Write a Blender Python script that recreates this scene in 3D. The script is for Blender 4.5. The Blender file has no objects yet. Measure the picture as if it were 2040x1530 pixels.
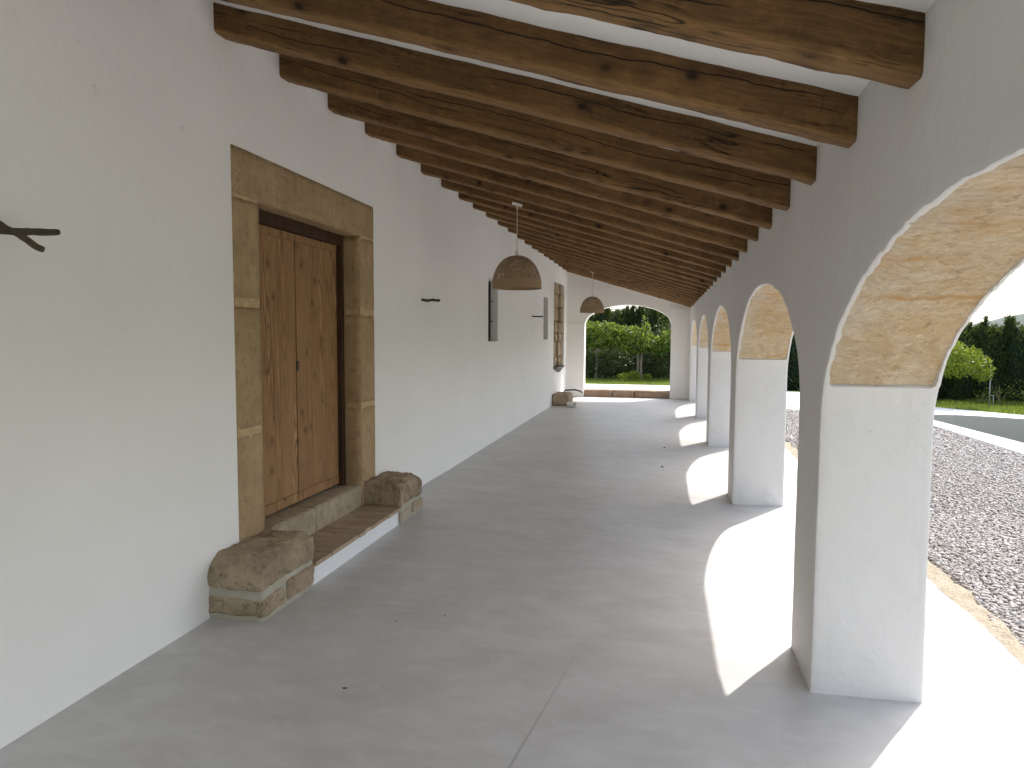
import bpy, bmesh, math, random
import numpy as np
from mathutils import Vector, Matrix, noise
from mathutils.geometry import tessellate_polygon
random.seed(7); rng = np.random.default_rng(11)
S = bpy.context.scene; COL = S.collection
R = math.radians

# ------------------------------------------------------------------ camera
cam = bpy.data.cameras.new('camera'); co = bpy.data.objects.new('camera', cam); COL.objects.link(co)
yaw, pit, roll = R(12.3466), R(4.0252), R(0.3251)
fw = Vector((-math.sin(yaw)*math.cos(pit), math.cos(yaw)*math.cos(pit), -math.sin(pit)))
rt = Vector((math.cos(yaw), math.sin(yaw), 0)); up = rt.cross(fw)
rt2 = math.cos(roll)*rt + math.sin(roll)*up; up2 = -math.sin(roll)*rt + math.cos(roll)*up
M = Matrix((rt2, up2, -fw)).transposed().to_4x4(); M.translation = (0, 0, 1.6)
co.matrix_world = M
cam.sensor_width = 36; cam.lens = 1364.28/2040*36; cam.clip_start = .05; cam.clip_end = 9000
S.camera = co

# ------------------------------------------------------------------ light
SUN_EL, SUN_AZ = R(50), R(32)
w = bpy.data.worlds.new('World'); S.world = w; w.use_nodes = True
wn = w.node_tree; sky = wn.nodes.new('ShaderNodeTexSky'); sky.sky_type = 'NISHITA'; sky.sun_disc = False
sky.sun_elevation = SUN_EL; sky.sun_rotation = SUN_AZ; sky.dust_density = 2.6; sky.air_density = 1.0; sky.ozone_density = 1.0
hs = wn.nodes.new('ShaderNodeHueSaturation'); hs.inputs['Saturation'].default_value = .62
wn.links.new(sky.outputs[0], hs.inputs['Color']); wn.links.new(hs.outputs[0], wn.nodes['Background'].inputs[0])
wn.nodes['Background'].inputs[1].default_value = .15
sl = bpy.data.lights.new('sun', 'SUN'); so = bpy.data.objects.new('sun', sl); COL.objects.link(so)
sl.energy = 2.0; sl.angle = R(.55); sl.color = (1, .965, .91)
sd = Vector((math.sin(SUN_AZ)*math.cos(SUN_EL), math.cos(SUN_AZ)*math.cos(SUN_EL), math.sin(SUN_EL)))
so.rotation_euler = sd.to_track_quat('Z', 'Y').to_euler(); so.location = sd*40
S.view_settings.view_transform = 'Standard'; S.view_settings.look = 'None'; S.view_settings.gamma = 1
S.view_settings.exposure = 1.42
S.render.engine = 'CYCLES'
S.cycles.max_bounces = 14; S.cycles.diffuse_bounces = 12; S.cycles.glossy_bounces = 3; S.cycles.transmission_bounces = 6
S.cycles.sample_clamp_indirect = 6; S.cycles.use_denoising = True; S.cycles.caustics_reflective = False; S.cycles.caustics_refractive = False

# ------------------------------------------------------------------ helpers: nodes
class G:
    def __init__(s, name):
        s.m = bpy.data.materials.new(name); s.m.use_nodes = True; s.t = s.m.node_tree
        s.b = s.t.nodes['Principled BSDF']; s.o = s.t.nodes['Material Output']
    def n(s, typ, props=None, **kw):
        nd = s.t.nodes.new('ShaderNode'+typ)
        for k, v in (props or {}).items(): setattr(nd, k, v)
        for k, v in kw.items(): s.set(nd, k.replace('_', ' '), v)
        return nd
    def set(s, nd, k, v):
        i = nd.inputs[int(k[1:])] if k[0] == 'i' and k[1:].isdigit() else nd.inputs[k]
        if isinstance(v, bpy.types.NodeSocket): s.t.links.new(v, i)
        else: i.default_value = v
    def co(s, kind='Object'):
        if kind == 'World': return s.n('NewGeometry').outputs['Position']
        return s.n('TexCoord').outputs[kind]
    def map(s, v, sc=(1, 1, 1), loc=(0, 0, 0), rot=(0, 0, 0)):
        return s.n('Mapping', None, Vector=v, Scale=sc, Location=loc, Rotation=rot).outputs[0]
    def noise(s, v, sc, det=4, rough=.55, dist=0, col=False):
        nd = s.n('TexNoise', None, Vector=v, Scale=sc, Detail=det, Roughness=rough, Distortion=dist)
        return nd.outputs['Color' if col else 'Fac']
    def vor(s, v, sc, feature='F1', out='Distance', rnd=1):
        return s.n('TexVoronoi', {'feature': feature}, Vector=v, Scale=sc, Randomness=rnd).outputs[out]
    def ramp(s, f, stops, interp='LINEAR'):
        nd = s.n('ValToRGB', None, Fac=f); cr = nd.color_ramp; cr.interpolation = interp
        while len(cr.elements) < len(stops): cr.elements.new(.5)
        for e, (p, c) in zip(cr.elements, stops):
            e.position = p; e.color = (c, c, c, 1) if not hasattr(c, '__len__') else (*c, 1)
        return nd.outputs['Color']
    def mix(s, f, a, b, mode='MIX'):
        nd = s.n('Mix', {'data_type': 'RGBA', 'blend_type': mode})
        for i, v in ((0, f), (6, a), (7, b)):
            if isinstance(v, bpy.types.NodeSocket): s.t.links.new(v, nd.inputs[i])
            else: nd.inputs[i].default_value = v if i == 0 else (*v, 1) if len(v) == 3 else v
        return nd.outputs[2]
    def math(s, op, a, b=0, c=None, clamp=False):
        nd = s.n('Math', {'operation': op, 'use_clamp': clamp}, i0=a, i1=b)
        if c is not None: s.set(nd, 'i2', c)
        return nd.outputs[0]
    def rng(s, v, a, b, c=0, d=1):
        return s.n('MapRange', None, Value=v, From_Min=a, From_Max=b, To_Min=c, To_Max=d).outputs[0]
    def bump(s, h, st, dist=.01, prev=None):
        nd = s.n('Bump', None, Height=h, Strength=st, Distance=dist)
        if prev is not None: s.set(nd, 'Normal', prev)
        return nd.outputs[0]
    def sep(s, v): return s.n('SeparateXYZ', None, Vector=v).outputs
    def fin(s, col=None, rough=.8, nrm=None, spec=.3, **kw):
        if col is not None: s.set(s.b, 'Base Color', col if isinstance(col, bpy.types.NodeSocket) else (*col, 1))
        s.set(s.b, 'Roughness', rough); s.set(s.b, 'Specular IOR Level', spec)
        if nrm is not None: s.set(s.b, 'Normal', nrm)
        for k, v in kw.items(): s.set(s.b, k.replace('_', ' '), v)
        return s.m

# ------------------------------------------------------------------ helpers: meshes
def fnoise(p, sc=1., seed=0.): return noise.noise(Vector((p[0]*sc+seed*17.3, p[1]*sc-seed*9.1, p[2]*sc+seed*4.7)))
def mesh_np(name, V, F):
    """vertices (n,3) and faces (m,k) arrays -> mesh"""
    V = np.asarray(V, np.float32); F = np.asarray(F, np.int32); k = F.shape[1]
    me = bpy.data.meshes.new(name); me.vertices.add(len(V)); me.vertices.foreach_set('co', V.ravel())
    me.loops.add(F.size); me.loops.foreach_set('vertex_index', F.ravel())
    me.polygons.add(len(F)); me.polygons.foreach_set('loop_start', np.arange(len(F), dtype=np.int32)*k)
    me.update(calc_edges=True); me.validate(); return me
def link(name, me, m=None, parent=None, loc=None, smooth=None, mats=None):
    o = bpy.data.objects.new(name, me); COL.objects.link(o)
    if m: me.materials.append(m)
    for q in mats or []: me.materials.append(q)
    if parent: o.parent = parent
    if loc: o.location = loc
    if smooth is not None and me:
        me.polygons.foreach_set('use_smooth', [True]*len(me.polygons))
        if smooth < 180: me.set_sharp_from_angle(angle=R(smooth))
    return o
def bmobj(name, bm, m, parent=None, loc=None, smooth=None, mats=None, fix=True):
    if fix: bmesh.ops.recalc_face_normals(bm, faces=bm.faces)
    me = bpy.data.meshes.new(name); bm.to_mesh(me); bm.free()
    return link(name, me, m, parent, loc, smooth, mats)
def tag(o, label=None, cat=None, group=None, kind=None):
    for k, v in (('label', label), ('category', cat), ('group', group), ('kind', kind)):
        if v: o[k] = v
    return o
def thing(name, label, cat, loc=(0, 0, 0), group=None):
    o = bpy.data.objects.new(name, None); COL.objects.link(o); o.location = loc; o.empty_display_size = .1
    return tag(o, label, cat, group)
def copy_tree(o, parent=None):
    c = o.copy(); COL.objects.link(c); c.parent = parent
    for ch in list(o.children): copy_tree(ch, c)
    return c
def box(bm, x0, x1, y0, y1, z0, z1, bev=0, mi=0):
    vs = [bm.verts.new(p) for p in ((x0, y0, z0), (x1, y0, z0), (x1, y1, z0), (x0, y1, z0), (x0, y0, z1), (x1, y0, z1), (x1, y1, z1), (x0, y1, z1))]
    fs = [bm.faces.new([vs[i] for i in q]) for q in ((0, 3, 2, 1), (4, 5, 6, 7), (0, 1, 5, 4), (1, 2, 6, 5), (2, 3, 7, 6), (3, 0, 4, 7))]
    for f in fs: f.material_index = mi
    if bev:
        es = {e for f in fs for e in f.edges}
        bmesh.ops.bevel(bm, geom=list(es), offset=bev, segments=2, affect='EDGES', profile=.6)
    return vs
def rock(bm, x0, x1, y0, y1, z0, z1, r=.03, amp=.008, sc=9, step=.03, seed=0, shape=None):
    """a rough stone block: gridded box with rounded edges and noise"""
    lo, hi = Vector((x0, y0, z0)), Vector((x1, y1, z1)); n = [max(2, int(round((hi[i]-lo[i])/step))) for i in range(3)]
    cache = {}
    def v(i, j, k):
        key = (i, j, k)
        if key not in cache:
            p = Vector([lo[a]+(hi[a]-lo[a])*(i, j, k)[a]/n[a] for a in range(3)])
            c = Vector([min(max(p[a], lo[a]+r), hi[a]-r) for a in range(3)]); d = p-c
            if d.length > 1e-9:
                nd = d.normalized(); p = c+nd*min(d.length, r)
            else: nd = Vector((0, 0, 0))
            if shape: p = shape(p)
            a = amp*(fnoise(p, sc, seed)+.6*fnoise(p, sc*2.7, seed+3)+.42*fnoise(p, sc*6.1, seed+8))
            p = p+(nd*a)+Vector((fnoise(p, sc*.5, seed+5), fnoise(p, sc*.5, seed+6), fnoise(p, sc*.5, seed+7)))*amp*.6
            cache[key] = bm.verts.new(p)
        return cache[key]
    for a in range(3):
        b, c = [(1, 2), (2, 0), (0, 1)][a]
        for s in (0, n[a]):
            for i in range(n[b]):
                for j in range(n[c]):
                    q = []
                    for di, dj in ((0, 0), (1, 0), (1, 1), (0, 1)):
                        t = [0, 0, 0]; t[a] = s; t[b] = i+di; t[c] = j+dj; q.append(v(*t))
                    bm.faces.new(q if s else q[::-1])
def tube(bm, pts, rad, seg=8, mi=0, cap=True):
    pts = [Vector(p) for p in pts]; rads = rad if hasattr(rad, '__len__') else [rad]*len(pts); prev = None; rings = []
    for i, p in enumerate(pts):
        d = (pts[min(i+1, len(pts)-1)]-pts[max(i-1, 0)]).normalized()
        if prev is None: prev = d.orthogonal().normalized()
        u = (prev-d*prev.dot(d)).normalized(); prev = u; v = d.cross(u)
        rings.append([bm.verts.new(p+(u*math.cos(2*math.pi*k/seg)+v*math.sin(2*math.pi*k/seg))*rads[i]) for k in range(seg)])
    for a, b in zip(rings, rings[1:]):
        for k in range(seg):
            f = bm.faces.new((a[k], a[(k+1) % seg], b[(k+1) % seg], b[k])); f.material_index = mi; f.smooth = True
    if cap: bm.faces.new(rings[0][::-1]); bm.faces.new(rings[-1])
def poly_sheet(bm, outer, z, holes=()):
    loops = [[Vector((x, y, 0)) for x, y in outer]]+[[Vector((x, y, 0)) for x, y in h] for h in holes]
    tris = tessellate_polygon(loops); pts = [p for l in loops for p in l]
    vs = [bm.verts.new((p.x, p.y, z)) for p in pts]
    for t in tris:
        try: bm.faces.new([vs[i] for i in t])
        except ValueError: pass

# ------------------------------------------------------------------ materials
def plaster(name, col=(.80, .785, .75), lump=.5, kind='World'):
    g = G(name); P = g.co(kind)
    big = g.noise(P, 1.1, 3, .5); med = g.noise(P, 6, 3, .5); fine = g.noise(P, 55, 3, .6)
    c = g.mix(g.rng(big, .3, .7), tuple(x*.955 for x in col), col)
    c = g.mix(g.math('MULTIPLY', g.rng(med, .5, .8), .35), c, tuple(x*y for x, y in zip(col, (.97, .96, .93))))
    spots = g.ramp(g.noise(P, 23, 2), [(.0, 1), (.765, 1), (.80, .55)])
    c = g.mix(.35, c, g.mix(1, c, spots, 'MULTIPLY'))
    n = g.bump(big, .35*lump, .06); n = g.bump(g.noise(P, 6.5, 3, .5, .2), .45*lump, .026, n); n = g.bump(g.noise(P, 17, 3, .5, .2), .22*lump, .007, n); n = g.bump(fine, .25*lump, .003, n)
    return g.fin(c, .88, n, .18)
def wood(name, axis, dark, mid, light, crack=1., grain=1., island=False, figure=.5, under=None):
    g = G(name); P = g.co('Object')
    oi = g.n('ObjectInfo').outputs['Random']
    off = g.n('CombineXYZ', None, X=g.math('MULTIPLY', oi, 37.), Y=g.math('MULTIPLY', oi, 91.), Z=g.math('MULTIPLY', oi, 53.)).outputs[0]
    if island:
        ri = g.n('NewGeometry').outputs['Random Per Island']
        off = g.n('CombineXYZ', None, X=g.math('MULTIPLY', ri, 23.), Y=g.math('MULTIPLY', ri, 71.), Z=g.math('MULTIPLY', ri, 33.)).outputs[0]
    P = g.n('VectorMath', {'operation': 'ADD'}, i0=P, i1=off).outputs[0]
    warp = g.noise(P, 2.2, 3, .5, 0, True)
    P2 = g.n('VectorMath', {'operation': 'MULTIPLY_ADD'}, i0=warp, i1=(.05, .05, .05), i2=P).outputs[0]
    def s(a, b):
        v = [b, b, b]; v[axis] = a; return tuple(v)
    fine = g.noise(g.map(P2, s(3, 62)), 1, 6, .65)
    band = g.noise(g.map(P2, s(1.6, 10)), 1, 4, .55, .4)
    patch = g.noise(g.map(P, s(1.3, 3.5)), 1, 3)
    c = g.mix(g.rng(band, .25, .70), dark, mid)
    c = g.mix(g.math('MULTIPLY', g.rng(patch, .45, .75), .65), c, light)
    if under:      # adze marks across the grain
        tk = g.noise(g.map(P, s(21, 3.2)), 1, 3, .5); tl = g.math('SUBTRACT', 1, g.rng(g.math('ABSOLUTE', g.math('SUBTRACT', tk, .5)), 0., .03), clamp=True)
        c = g.mix(g.math('MULTIPLY', g.math('MULTIPLY', tl, g.rng(g.noise(g.map(P, s(3, 5)), 1, 2), .48, .6)), .45), c, tuple(x*.4 for x in dark))
    if under:      # lighter underside: floor bounce light painted into the wood colour
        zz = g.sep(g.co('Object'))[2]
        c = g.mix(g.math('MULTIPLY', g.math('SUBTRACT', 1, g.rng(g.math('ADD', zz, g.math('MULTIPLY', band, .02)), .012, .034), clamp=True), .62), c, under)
    c = g.mix(g.math('MULTIPLY', g.rng(fine, .42, .64), .5*grain), c, tuple(x*.62 for x in dark))
    mot = g.noise(g.map(P, s(16, 24)), 1, 5, .7); c = g.mix(g.math('MULTIPLY', g.rng(mot, .48, .74), .34*grain), c, tuple(x*.55 for x in dark)); c = g.mix(g.math('MULTIPLY', g.rng(mot, .46, .30), .35*grain), c, light)
    # cathedral figure: rings of a stretched noise, strong only in some zones
    nz2 = g.noise(g.map(P2, s(.28, 5.2)), 1, 2, .45)
    rg = g.math('SINE', g.math('MULTIPLY', nz2, 210.))
    zone = g.rng(g.math('ABSOLUTE', g.math('SUBTRACT', nz2, .5)), .07, .15)
    c = g.mix(g.math('MULTIPLY', g.math('MULTIPLY', g.rng(rg, .1, .9), g.math('ADD', g.math('MULTIPLY', zone, .7), .12)), figure), c, tuple(x*.4 for x in dark))
    c = g.mix(g.math('MULTIPLY', g.math('MULTIPLY', g.rng(rg, -.3, -.95), g.math('MULTIPLY', zone, .6)), figure), c, tuple(min(1, x*1.35) for x in light))
    # drying checks: contour lines of a stretched noise
    nz = g.noise(g.map(P2, s(.5, 8.5)), 1, 3, .55)
    line = g.math('SUBTRACT', 1, g.rng(g.math('ABSOLUTE', g.math('SUBTRACT', nz, .5)), .0, .013), clamp=True)
    line = g.math('MULTIPLY', line, g.rng(g.noise(g.map(P, s(1.1, 3)), 1, 2), .54, .60))
    nzb = g.noise(g.map(P2, s(1.6, 22)), 1, 3, .6)
    lineb = g.math('SUBTRACT', 1, g.rng(g.math('ABSOLUTE', g.math('SUBTRACT', nzb, .5)), .0, .02), clamp=True)
    lineb = g.math('MULTIPLY', lineb, g.math('MULTIPLY', g.rng(g.noise(g.map(P, s(2.3, 6)), 1, 2), .54, .62), .7))
    line = g.math('MULTIPLY', g.math('MAXIMUM', line, lineb), crack)
    if under:
        bx, by, bz = g.sep(g.co('Object')); rr = g.math('MULTIPLY', oi, 40.)
        for z0, sp_, th in ((.112, 0., .46), (.072, 17., .54)):
            nx_ = g.noise(g.n('CombineXYZ', None, X=g.math('MULTIPLY', bx, .7), Y=g.math('ADD', rr, sp_), Z=0.).outputs[0], 1, 5, .62)
            dz = g.math('ABSOLUTE', g.math('SUBTRACT', bz, g.math('MULTIPLY_ADD', g.math('SUBTRACT', nx_, .5), .16, z0)))
            on_ = g.rng(g.noise(g.n('CombineXYZ', None, X=g.math('MULTIPLY', bx, .9), Y=g.math('ADD', rr, sp_+5.), Z=3.).outputs[0], 1, 2), th, th+.05)
            line = g.math('MAXIMUM', line, g.math('MULTIPLY', g.math('SUBTRACT', 1, g.rng(dz, .0008, .0042), clamp=True), on_))
    c = g.mix(line, c, (.008, .006, .004))
    # knots
    vn = g.n('TexVoronoi', {'feature': 'F1'}, Vector=g.map(P2, s(6.0, 8.5)), Scale=1); kd = vn.outputs['Distance']
    sel = g.rng(g.sep(vn.outputs['Color'])[0], .70, .72)
    kn = g.math('MULTIPLY', g.math('SUBTRACT', 1, g.rng(kd, .09, .20), clamp=True), sel)
    ring = g.math('MULTIPLY', g.math('MULTIPLY', g.math('SUBTRACT', 1, g.rng(kd, .18, .48), clamp=True), .5), sel)
    c = g.mix(g.math('MULTIPLY', ring, crack), c, tuple(x*.6 for x in dark))
    c = g.mix(g.math('MULTIPLY', kn, .9*crack), c, (.016, .010, .007))
    hgt = g.math('SUBTRACT', g.math('ADD', g.math('MULTIPLY', fine, .3), g.math('MULTIPLY', mot, .35)), g.math('ADD', line, g.math('MULTIPLY', kn, .2)))
    n = g.bump(hgt, .55, .006); n = g.bump(band, .3, .02, n)
    return g.fin(c, .72, n, .25)
def stone(name, a, b, c3, pit=1., kind='World', sc=1., bd=.016):
    g = G(name); P = g.co(kind)
    big = g.noise(P, 3.2*sc, 4, .6, .4); med = g.noise(P, 17*sc, 5, .65); fine = g.noise(P, 90*sc, 3, .6)
    c = g.mix(g.rng(big, .33, .67), a, b); c = g.mix(g.math('MULTIPLY', g.rng(med, .5, .72), .7), c, c3)
    pits = g.rng(g.vor(P, 48*sc), .0, .24); pm = g.rng(g.noise(P, 8*sc, 2), .45, .6)
    pv = g.math('MULTIPLY', g.math('SUBTRACT', 1, pits), g.math('MULTIPLY', pm, pit))
    c = g.mix(g.math('MULTIPLY', pv, .6), c, tuple(x*.25 for x in a))
    n = g.bump(g.math('SUBTRACT', g.math('ADD', med, g.math('MULTIPLY', fine, .45)), pv), .85, bd)
    return g.fin(c, .9, n, .2)
def plain(name, col, rough=.6, spec=.3, var=.0, sc=20, bump=0, metallic=0):
    g = G(name)
    if var:
        P = g.co('Object'); nz = g.noise(P, sc, 4); c = g.mix(g.rng(nz, .3, .7), tuple(x*(1-var) for x in col), tuple(min(1, x*(1+var)) for x in col))
        n = g.bump(nz, bump, .01) if bump else None
        return g.fin(c, rough, n, spec, Metallic=metallic)
    return g.fin(col, rough, None, spec, Metallic=metallic)
def leafmat(name, a, b, c3, trans=.45, rough=.45):
    g = G(name); ri = g.n('NewGeometry').outputs['Random Per Island']; nz = g.noise(g.co('Object'), 2.3, 2)
    c = g.ramp(g.math('ADD', g.math('MULTIPLY', ri, .75), g.math('MULTIPLY', nz, .3)), [(.1, a), (.5, b), (.95, c3)])
    g.fin(c, rough, None, .35)
    tr = g.n('BsdfTranslucent', None, Color=g.mix(.35, c, (.30, .36, .03)))
    mx = g.n('MixShader', None, i0=trans, i1=g.b.outputs[0], i2=tr.outputs[0]); g.t.links.new(mx.outputs[0], g.o.inputs[0])
    return g.m

M_WALL = plaster('white_plaster', (.885, .875, .855), .6)
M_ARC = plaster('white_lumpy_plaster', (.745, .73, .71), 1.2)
M_CEIL = plaster('ceiling_plaster', (.90, .895, .88), .6)
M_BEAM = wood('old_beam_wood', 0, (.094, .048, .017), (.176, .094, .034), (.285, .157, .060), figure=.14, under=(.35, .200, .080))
M_DOOR = wood('door_wood', 2, (.265, .145, .067), (.365, .203, .097), (.44, .27, .13), .5, .45, True, figure=.7)
M_DFRAME = wood('door_frame_wood', 2, (.045, .022, .012), (.075, .038, .02), (.09, .05, .026), .4)
M_SURR = stone('sandstone', (.38, .268, .15), (.49, .355, .205), (.28, .19, .105), 1.3)
M_MORT = plain('sandy_mortar', (.51, .375, .215), .9, .15, .18, 25, .5)
M_ROCK = stone('rough_brown_stone', (.32, .245, .165), (.50, .395, .275), (.18, .128, .082), 2.2, bd=.035)
M_ROCKP = stone('pale_rough_stone', (.42, .345, .25), (.52, .44, .33), (.28, .205, .135), 1.6, bd=.028)
M_GMORT = plain('grey_lime_mortar', (.42, .39, .31), .9, .15, .1, 14, .3)
M_WHITE = plain('white_paint', (.80, .81, .82), .6, .25, .02, 9)
M_IRON = plain('dark_iron', (.018, .016, .015), .55, .4, .3, 40)
M_BRASS = plain('dark_bronze', (.035, .04, .032), .5, .5, .3, 50, 0, .5)
M_GLASSD = plain('dark_pane', (.012, .012, .014), .15, .5)
M_LAMPW = plain('white_enamel', (.78, .77, .73), .45, .4)
M_CORD = plain('cream_cord', (.62, .56, .46), .7, .2)
M_CEMENT = plaster('grey_cement', (.52, .485, .47), .8)
M_RIM = plaster('white_cement', (.80, .79, .77), .5)
M_PEG = wood('branch_bark', 0, (.05, .04, .026), (.09, .07, .045), (.14, .11, .07), .5)
M_BARK = stone('grey_bark', (.17, .145, .115), (.26, .23, .19), (.09, .075, .055), .6, 'Object')
M_POLE = plain('grey_steel', (.30, .32, .33), .45, .5, .06, 30, 0, .6)
M_NET = plain('black_shade_net', (.012, .014, .016), .8, .2, .2, 60)
M_HILL = stone('hill_scrub', (.06, .085, .07), (.09, .11, .09), (.13, .13, .12), .2, 'Object', .004)
M_PIPE = plain('white_pipe', (.78, .78, .77), .35, .45)

def floor_mat():
    g = G('polished_microcement'); P = g.co('World'); x, y, z = g.sep(P)
    big = g.noise(P, .55, 3, .5, .6); med = g.noise(g.map(P, (1.1, 2.6, 1)), 1.6, 4, .6, .8); sw = g.noise(g.map(P, (1, 1.9, 1), rot=(0, 0, .5)), 2.2, 5, .6, .5)
    c = g.mix(g.rng(big, .3, .7), (.50, .49, .475), (.60, .59, .575)); c = g.mix(g.math('MULTIPLY', g.rng(med, .42, .74), .55), c, (.46, .45, .44))
    c = g.mix(g.math('MULTIPLY', g.rng(sw, .55, .8), .4), c, (.64, .63, .615))
    cl = g.noise(g.map(P, (1, 1.5, 1), rot=(0, 0, .4)), 2.3, 4, .55, .3); c = g.mix(g.math('MULTIPLY', g.rng(cl, .44, .68), .55), c, (.44, .425, .405))
    cl2 = g.noise(g.map(P, (1, 1.7, 1), loc=(7, 2, 0)), 5.5, 5, .6, .5); c = g.mix(g.math('MULTIPLY', g.rng(cl2, .47, .70), .45), c, (.64, .635, .625))
    j = g.math('ABSOLUTE', g.math('SUBTRACT', g.math('ADD', y, g.math('MULTIPLY', x, .108)), 6.995))
    jl = g.math('SUBTRACT', 1, g.rng(j, .002, .005), clamp=True)
    k = g.math('ABSOLUTE', g.math('SUBTRACT', x, g.math('MULTIPLY_ADD', g.math('SUBTRACT', y, 2.41), .137, -.52)))
    kl = g.math('SUBTRACT', 1, g.rng(k, .002, .008), clamp=True); kl = g.math('MULTIPLY', kl, g.math('MULTIPLY', g.rng(y, 3.5, 2.5), .6))
    c = g.mix(g.math('MULTIPLY', jl, .65), c, (.12, .11, .10)); c = g.mix(kl, c, (.25, .24, .225))
    sp = g.ramp(g.vor(P, 7.5), [(.0, 1), (.018, 1), (.03, 0)]); c = g.mix(g.math('MULTIPLY', g.math('MULTIPLY', sp, .7), g.rng(g.noise(P, 1.7, 2), .54, .58)), c, (.07, .055, .045))
    n = g.bump(med, .12, .02); n = g.bump(g.noise(P, 60, 3), .05, .003, n)
    return g.fin(c, .43, n, .55)
M_FLOOR = floor_mat()
def arch_stone_mat():
    g = G('golden_arch_stone'); uv = g.co('UV'); P = g.co('World')
    u, v, _ = g.sep(uv)
    wob = g.noise(g.map(uv, (1.2, 3, 1)), 2.5, 3)
    uu = g.math('ADD', g.math('DIVIDE', u, .29), g.math('MULTIPLY', wob, .35))
    idx = g.math('FLOOR', uu); fr = g.math('FRACT', uu)
    rnd = g.n('TexWhiteNoise', {'noise_dimensions': '1D'}, W=idx).outputs['Value']
    c = g.mix(rnd, (.53, .39, .235), (.72, .575, .395))
    big = g.noise(g.map(uv, (3.6, 3.0, 1)), 1.4, 5, .64, .7); c = g.mix(g.math('MULTIPLY', g.rng(big, .47, .72), .7), c, (.60, .38, .165))
    pal = g.noise(g.map(uv, (3.4, 3.0, 1), loc=(3, 1, 0)), 1.2, 4, .6, 1.0); c = g.mix(g.math('MULTIPLY', g.rng(pal, .52, .70), .75), c, (.74, .64, .50))
    scr = g.noise(g.map(uv, (22, 13, 1), rot=(0, 0, .55)), 1.5, 5, .72, 1.6); c = g.mix(g.math('MULTIPLY', g.rng(scr, .52, .68), .7), c, (.80, .70, .55))
    c = g.mix(g.math('MULTIPLY', g.rng(scr, .46, .34), .5), c, (.36, .23, .11))
    drk = g.noise(uv, 13, 5, .72); c = g.mix(g.math('MULTIPLY', g.rng(drk, .55, .70), .7), c, (.34, .215, .11))
    jt = g.math('SUBTRACT', 1, g.rng(g.math('MINIMUM', fr, g.math('SUBTRACT', 1, fr)), .015, .10), clamp=True)
    c = g.mix(g.math('MULTIPLY', jt, g.math('MULTIPLY', g.rng(g.noise(uv, 4, 2), .47, .62), .8)), c, (.54, .31, .115))
    edge = g.math('ADD', g.math('SUBTRACT', v, .684), g.math('MULTIPLY', g.math('SUBTRACT', g.noise(uv, 6, 4, .6), .5), .5))
    c = g.mix(g.math('MULTIPLY', g.rng(edge, .14, .02), .5), c, (.60, .545, .47))
    n = g.bump(g.math('SUBTRACT', g.math('ADD', scr, g.math('MULTIPLY', drk, 1.2)), g.math('MULTIPLY', jt, .3)), .85, .014)
    return g.fin(c, .88, n, .2)
M_ARCHS = arch_stone_mat()
def brick_mat():
    g = G('old_clay_tile'); ri = g.n('NewGeometry').outputs['Random Per Island']; P = g.co('World'); nz = g.noise(P, 18, 5, .65)
    c = g.mix(ri, (.36, .27, .185), (.47, .37, .265)); c = g.mix(g.math('MULTIPLY', g.rng(nz, .45, .75), .6), c, (.30, .225, .155))
    return g.fin(c, .85, g.bump(nz, .5, .008), .2)
M_BRICK = brick_mat()
def rattan_mat():
    g = G('woven_rattan'); P = g.co('Object'); x, y, z = g.sep(P)
    a = g.math('ARCTAN2', y, x); wv = g.math('SINE', g.math('MULTIPLY', a, 110.)); wz = g.math('SINE', g.math('MULTIPLY', z, 520.))
    h = g.math('MULTIPLY', wv, wz); nz = g.noise(P, 25, 3)
    c = g.mix(g.rng(h, -1, 1), (.27, .175, .10), (.47, .335, .205)); c = g.mix(g.math('MULTIPLY', nz, .45), c, (.33, .23, .14))
    g.fin(c, .7, g.bump(h, .6, .004), .25)
    return g.m
M_RATTAN = rattan_mat()
def gravel_mat(name, island):
    g = G(name)
    if island:
        ri = g.n('NewGeometry').outputs['Random Per Island']
        c = g.ramp(ri, [(0, (.33, .295, .27)), (.3, (.42, .39, .365)), (.6, (.50, .48, .46)), (.85, (.45, .41, .38)), (1, (.37, .365, .365))])
        c = g.mix(g.math('MULTIPLY', g.noise(g.co('World'), 40, 3), .3), c, (.30, .265, .24))
        return g.fin(c, .85, None, .25)
    P = g.co('World'); cv = g.vor(P, 34, 'F1', 'Color'); d = g.vor(P, 34)
    r, _, _ = g.sep(cv); c = g.ramp(r, [(0, (.27, .235, .21)), (.5, (.38, .35, .32)), (1, (.44, .41, .38))])
    c = g.mix(g.rng(d, .3, .6), c, (.26, .235, .215))
    return g.fin(c, .9, g.bump(d, -.9, .03), .2)
M_PEB = gravel_mat('pebble', True); M_GRAV = gravel_mat('gravel_bed', False)
def grass_ground():
    g = G('lawn_soil'); P = g.co('World'); nz = g.noise(P, 3, 5, .6); f = g.noise(P, 60, 3, .7)
    c = g.mix(g.rng(nz, .35, .65), (.12, .19, .03), (.21, .25, .06)); c = g.mix(g.math('MULTIPLY', f, .5), c, (.05, .09, .014))
    return g.fin(c, .9, g.bump(f, .8, .03), .2)
M_LAWN = grass_ground()
M_GRASS = leafmat('grass_blade', (.08, .14, .016), (.16, .24, .03), (.30, .30, .08), .4)
M_CYP = leafmat('cypress_spray', (.014, .034, .012), (.028, .058, .018), (.060, .085, .022), .22, .6)
M_CYPIN = plain('cypress_core', (.012, .022, .010), .9, .1, .3, 12)
M_CIT = leafmat('citrus_leaf', (.07, .12, .014), (.16, .23, .022), (.32, .34, .04), .45)
M_FIG = leafmat('broad_leaf', (.035, .08, .014), (.10, .17, .025), (.25, .30, .05), .45)
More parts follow.
